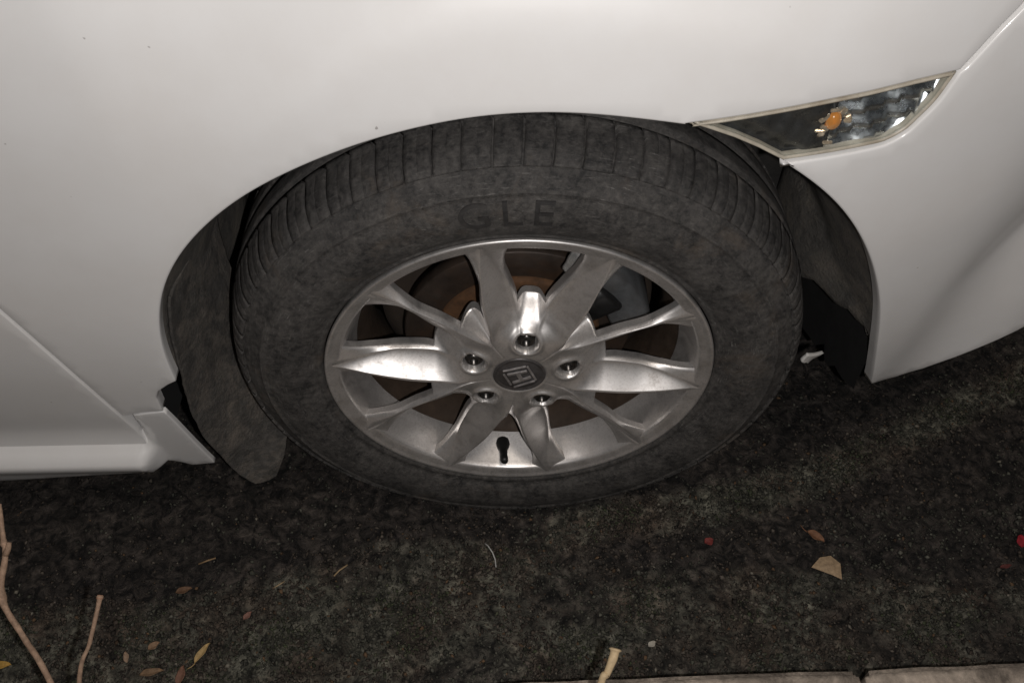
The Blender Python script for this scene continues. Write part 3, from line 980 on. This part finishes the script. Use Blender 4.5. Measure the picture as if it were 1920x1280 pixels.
for x in gx:
    fine_x = -1.0 < x < 1.2
    for y in gy:
        z, mv = 0.0, .3
        if fine_x and -.32 < y < .65:
            mv = moss_tone_at(x, y)
            q = Vector((x, y, 0))
            z = .0022*noise.noise(q*9)+(.0022+.0018*mv)*noise.noise(q*75)+.0016*noise.noise(q*150)
            w = math.exp(-((x/.16)**2+((y-.10)/.12)**2))
            z = z*(1-w)-.0006*w
        V.append((x, y, z)); moss.append(mv)
ny = len(gy)
F = [(i*ny+j, (i+1)*ny+j, (i+1)*ny+j+1, i*ny+j+1) for i in range(len(gx)-1) for j in range(ny-1)]
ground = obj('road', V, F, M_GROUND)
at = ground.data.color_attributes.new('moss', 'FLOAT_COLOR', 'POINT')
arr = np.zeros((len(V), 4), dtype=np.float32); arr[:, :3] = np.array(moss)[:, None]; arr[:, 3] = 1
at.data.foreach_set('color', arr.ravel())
tag(ground, 'dark asphalt with mossy gutter dirt', 'road', kind='structure')
GRID = (gx, gy)

def kerb_stone(x0, x1, name):
    bm = box((x0+x1)/2, -.2610-.075, .035, x1-x0-.008, .150, .130, .006)
    bmesh.ops.subdivide_edges(bm, edges=[e for e in bm.edges if e.calc_length() > .1], cuts=22, use_grid_fill=True)
    for v in bm.verts:
        q = v.co.copy()
        v.co += Vector((.0015*noise.noise(q*22), .0030*noise.noise(q*16+Vector((3, 0, 0))), .0022*noise.noise(q*30+Vector((0, 5, 0)))))
    M = Matrix.Translation((.38, -.261, 0)) @ Matrix.Rotation(.0165, 4, 'Z') @ Matrix.Translation((-.38, .261, 0))
    bmesh.ops.transform(bm, matrix=M, verts=bm.verts)
    return bm
kb = from_bm('kerb', box(.394, -.360, .0, 6.0, .130, .170), mat_simple('kerb_mortar', (.03, .026, .022), .95, 0, .4, 60, .5), None, False)
tag(kb, 'row of weathered tan kerb stones along the gutter', 'kerb', kind='structure')
for k in range(-4, 5): from_bm('kerb_stone', kerb_stone(.394+.5*k, .394+.5*(k+1), ''), M_STONE, kb)
pv = obj('pavement', [(-70, -60, .088), (70, -60, .088), (70, -.415, .088), (-70, -.415, .088), (-70, -.415, -.1), (70, -.415, -.1)], [(0, 1, 2, 3), (3, 2, 5, 4)], M_PAVE, None, False)
tag(pv, 'grey pavement behind the kerb stones', 'pavement', kind='structure')

# grit, crumbs and moss bits: uncountable
def chips(n, xr, yr, accept, smin, smax, palette, flat=.55, seed=1):
    r = np.random.default_rng(seed)
    base = np.array([(1, 0, 0), (-1, 0, 0), (0, 1, 0), (0, -1, 0), (0, 0, 1), (0, 0, -.6)], float)
    tri = np.array([(0, 2, 4), (2, 1, 4), (1, 3, 4), (3, 0, 4), (2, 0, 5), (1, 2, 5), (3, 1, 5), (0, 3, 5)])
    pos, tint, sc = [], [], []
    tries = 0
    while len(pos) < n and tries < n*12:
        tries += 1
        x = r.uniform(*xr); y = r.uniform(*yr)
        a = accept(x, y)
        if r.random() > a: continue
        if x*x/.045+(y-.1)**2/.0072 < 1 and y > .02: continue
        pos.append((x, y)); c = palette(x, y, r); k = r.uniform(.18, .85); tint.append((c[0]*k, c[1]*k, c[2]*k, 1))
        sc.append(smin+(smax-smin)*r.random()**2.4)
    m = len(pos); pos = np.array(pos); sc = np.array(sc)
    Vv = np.repeat(base[None], m, 0)*r.uniform(.45, 1.15, (m, 6, 1))*np.stack([r.uniform(.7, 1.3, m), r.uniform(.6, 1.0, m), r.uniform(.35, .9, m)*flat*1.4], 1)[:, None, :]
    t = r.uniform(0, 6.283, m); ti = r.uniform(-.7, .7, m)
    y1 = Vv[:, :, 1]*np.cos(ti)[:, None]-Vv[:, :, 2]*np.sin(ti)[:, None]; z1 = Vv[:, :, 1]*np.sin(ti)[:, None]+Vv[:, :, 2]*np.cos(ti)[:, None]
    x1 = Vv[:, :, 0]
    out = np.stack([x1*np.cos(t)[:, None]-y1*np.sin(t)[:, None], x1*np.sin(t)[:, None]+y1*np.cos(t)[:, None], z1], 2)*sc[:, None, None]
    out[:, :, 0] += pos[:, 0:1]; out[:, :, 1] += pos[:, 1:2]; out[:, :, 2] += (.0006+sc*.25)[:, None]
    faces = (tri[None]+(np.arange(m)*6)[:, None, None]).reshape(-1, 3)
    return out.reshape(-1, 3), faces, np.repeat(np.array(tint), 6, 0)
def stuff(name, data, label, cat):
    Vv, Fv, T = data
    me = bpy.data.meshes.new(name)
    me.vertices.add(len(Vv)); me.vertices.foreach_set('co', Vv.astype(np.float32).ravel())
    me.loops.add(len(Fv)*3); me.loops.foreach_set('vertex_index', Fv.astype(np.int32).ravel())
    me.polygons.add(len(Fv)); me.polygons.foreach_set('loop_start', np.arange(len(Fv), dtype=np.int32)*3)
    me.update(calc_edges=True)
    at = me.color_attributes.new('tint', 'FLOAT_COLOR', 'POINT'); at.data.foreach_set('color', T.astype(np.float32).ravel())
    me.materials.append(M_GRIT)
    o = bpy.data.objects.new(name, me); COL.objects.link(o)
    return tag(o, label, cat, kind='stuff')
def pal(x, y, r):
    g = noise.noise(Vector((x*8+4, y*10, 5.0)))
    u = r.random()
    if u < .022: return (.26, .235, .19)
    if u < .055: return (.20, .12, .065)
    if g > .05: return (.105, .105, .080) if u < .75 else (.17, .165, .135)
    return (.100, .078, .060) if u < .7 else (.16, .135, .11)
stuff('grit', chips(42000, (-.80, 1.0), (-.29, .42), lambda x, y: .12+.88*moss_tone_at(x, y)**1.2, .0012, .0052, pal, .55, 5),
      'fine grit and crumbled moss lying over the gutter and the asphalt', 'grit')
def pal2(x, y, r):
    u = r.random()
    return (.075, .090, .045) if u < .5 else ((.115, .12, .075) if u < .85 else (.17, .155, .11))
stuff('moss', chips(12000, (-.80, 1.0), (-.27, .40), lambda x, y: max(0, moss_tone_at(x, y)-.45)*1.6*sstep(-.1, .35, noise.noise(Vector((x*11, y*13, 9.0)))), .0012, .0042, pal2, .8, 8),
      'low greenish moss growing in patches along the gutter', 'moss')

# ------------------------------------------------------------------ litter, each piece a thing of its own
def leaf(name, x, y, rz, length, width, col, label, cat='leaf', curl=.2, outline=None, group=None, z=.005, tilt=(0, 0), stem=0.0):
    n = 12
    V, F = [], []
    prof = outline or [math.sin(math.pi*min(1, (i/n)**.85))**.8 for i in range(n+1)]
    nn = len(prof)-1
    for i in range(nn+1):
        t = i/nn
        for j in range(7):
            s = (j-3)/3
            w = prof[i]*width*.5*s
            V.append(((t-.5)*length, w+.06*width*math.sin(t*9), curl*width*(s*s)*.6+curl*length*.25*math.sin(math.pi*t)+.0006*noise.noise(Vector((t*7+x*40, s*3, y*50)))))
    for i in range(nn):
        for j in range(6): F.append((i*7+j, i*7+j+1, (i+1)*7+j+1, (i+1)*7+j))
    if stem:
        k = len(V)
        SV, SF = tube([(-.5*length, 0, .0005), (-.5*length-stem*.5, .0008, .001), (-.5*length-stem, .003, .002)], [.0007, .0006, .0005], 6)
        V += SV; F += [tuple(i+k for i in f) for f in SF]
    o = obj(name, V, F, mat_leaf('litter_'+cat.replace(' ', '_'), col))
    m = o.modifiers.new('thick', 'SOLIDIFY'); m.thickness = .0005
    o.location = (x, y, z); o.rotation_euler = (tilt[0], tilt[1], rz)
    return tag(o, label, cat, group)
# tan angular dead leaf scrap
V = [(-.031, .001, .004), (-.012, .017, .004), (.008, .020, .003), (.021, .006, .004), (.017, -.020, .003), (.002, -.012, .003), (-.0, .002, .0055)]
V = [(a*.78, b*.86, c) for a, b, c in V]
o = obj('leaf_scrap', V, [(6, 0, 1), (6, 1, 2), (6, 2, 3), (6, 3, 4), (6, 4, 5), (6, 5, 0)], mat_leaf('tan_leaf', (.40, .285, .175)), None, False)
m = o.modifiers.new('thick', 'SOLIDIFY'); m.thickness = .0012
o.location = (.4216, -.0934, .004)
tag(o, 'flat angular tan leaf scrap lying alone on the dark road', 'leaf')
leaf('curled_leaf', .4145, -.0465, R(-40), .026, .013, (.22, .105, .055), 'curled orange brown leaf with pale stalk above the tan scrap', 'leaf', .45, stem=.012)
leaf('red_petal', .2647, -.0498, R(20), .014, .012, (.20, .035, .030), 'small dull red petal on the gutter left of the tan scrap', 'petal', .3)
leaf('red_petal', .7000, -.0600, R(70), .020, .016, (.34, .018, .030), 'bright red petal at the right edge of the picture', 'petal', .3)
leaf('red_petal', .6647, -.0962, R(10), .018, .006, (.12, .03, .025), 'thin dark red petal sliver just below the bright red petal', 'petal', .2)
leaf('seed_pod', -.4109, -.1900, R(60), .030, .009, (.46, .32, .14), 'pale yellow elongated seed pod with a narrow stalk', 'seed pod', .5, stem=.010)
leaf('dry_leaf', -.4750, -.1795, R(35), .016, .010, (.27, .17, .10), 'small light brown leaf left of the yellow seed pod', 'leaf', .5)
leaf('dry_leaf', -.5075, -.1926, R(110), .016, .007, (.36, .25, .17), 'small pinkish leaf chip beside the shadow of the middle twig', 'leaf', .4)
leaf('dry_leaf', -.4703, -.2140, R(10), .030, .010, (.22, .14, .08), 'brown crumpled leaf at the bottom edge below the small light leaf', 'leaf', .5)
leaf('dry_leaf', -.4324, -.2180, R(85), .026, .011, (.20, .10, .065), 'dark red brown leaf at the bottom edge below the seed pod', 'leaf', .4)
leaf('dry_leaf', -.4518, -.1046, R(15), .022, .010, (.15, .082, .045), 'rust coloured leaf on the edge of the dark asphalt', 'leaf', .4)
leaf('dry_leaf', -.3609, -.1416, R(50), .014, .008, (.24, .12, .09), 'tiny reddish leaf alone between the rust leaf and the tyre', 'leaf', .4)
leaf('yellow_leaf', -.6628, -.1991, R(0), .022, .010, (.45, .27, .06), 'yellow leaf piece at the left edge beside the big twig', 'leaf', .3)
def straw(pts, r, col, name, label, cat):
    V, F = tube(pts, [r]*len(pts), 7)
    return tag(obj(name, V, F, mat_leaf('straw_'+name, col)), label, cat)
straw([(-.253, -.088, .005), (-.246, -.081, .007), (-.236, -.072, .005)], .0011, (.42, .30, .17), 'straw', 'short pale straw below the tyre\'s lower left edge', 'straw')
straw([(-.440, -.066, .005), (-.428, -.062, .007), (-.418, -.058, .006)], .0012, (.30, .20, .11), 'straw', 'short brown straw on the dark asphalt under the car', 'straw')
straw([(-.332, -.103, .005), (-.326, -.100, .007), (-.319, -.094, .005)], .0010, (.40, .30, .18), 'straw', 'tiny straw splinter between the rust leaf and the longer straw', 'straw')
straw([(-.0475, -.047, .010), (-.043, -.052, .012), (-.037, -.061, .010), (-.0335, -.070, .007), (-.0325, -.080, .004)], .0009, (.52, .52, .50), 'thread', 'thin curved pale thread in front of the tyre', 'thread')
leaf('pale_crumb', .1676, -.1922, R(30), .012, .008, (.45, .42, .36), 'small whitish crumb to the right of the short pale twig', 'crumb', .4)

# ------------------------------------------------------------------ dry stems rising from behind the kerb
def stem(name, pts, radii, mat, label, nodes=(), side=None, tip=None):
    # smooth the path
    P, Q = [Vector(q) for q in pts], []
    rr = []
    n = len(P)-1
    for i in range(n):
        a, b, c, d = P[max(0, i-1)], P[i], P[i+1], P[min(n, i+2)]
        for k in range(8):
            f = k/8
            Q.append(.5*((2*b)+(c-a)*f+(2*a-5*b+4*c-d)*f*f+(3*b-a-3*c+d)*f**3)); rr.append(radii[i]+(radii[i+1]-radii[i])*f)
    Q.append(P[-1]); rr.append(radii[-1])
    for k in nodes:
        for j in (-1, 0, 1):
            if 0 <= k+j < len(rr): rr[k+j] *= (1.22, 1.45, 1.22)[j+1]
    rr = [r*(1+.10*noise.noise(q*160)) for r, q in zip(rr, Q)]
    V, F = tube(Q, rr, 12)
    root = empty(name, tuple(P[-1]))
    o = obj('stalk', [v-P[-1] for v in V], F, mat, root)
    if side:
        for sp, sr in side:
            V, F = tube(sp, sr, 10); obj('side_shoot', [Vector(v)-P[-1] for v in V], F, mat, root)
    if tip:
        d = (Q[0]-Q[3]).normalized()
        V, F = tube([Q[0]-d*.003, Q[0]+d*.0006], [rr[0]*1.12, rr[0]*.95], 12)
        obj('cut_end', [Vector(v)-P[-1] for v in V], F, tip, root)
    return tag(root, label, 'twig', 'dry twigs sticking up at the kerb')
stem('dry_twig', [(-.542, -.1505, .33), (-.5337, -.1823, .315), (-.5299, -.1967, .308), (-.5291, -.2345, .29), (-.5044, -.2685, .27), (-.4744, -.3084, .245), (-.43, -.42, .088)],
     [.0025, .0026, .0030, .0033, .0028, .0029, .0036], M_TWIG, 'long jointed pale twig rising along the left edge', (10, 24),
     [[[(-.5299, -.1967, .308), (-.5265, -.192, .313), (-.5245, -.188, .318)], [.0034, .003, .0022]]])
stem('dry_twig', [(-.4256, -.2391, .30), (-.4281, -.2545, .292), (-.4349, -.2775, .275), (-.4471, -.3117, .245), (-.47, -.42, .088)],
     [.0026, .0021, .0020, .0022, .003], M_TWIG, 'thin straight brown twig second from the left', (1,), None, M_TWIG_END)
stem('dry_twig', [(.0873, -.2931, .27), (.0847, -.3012, .266), (.0781, -.3133, .256), (.0696, -.3277, .24), (.04, -.43, .088)],
     [.0046, .0046, .0038, .0036, .004], M_TWIG_PALE, 'short thick cream twig stub at the bottom centre', (2,))
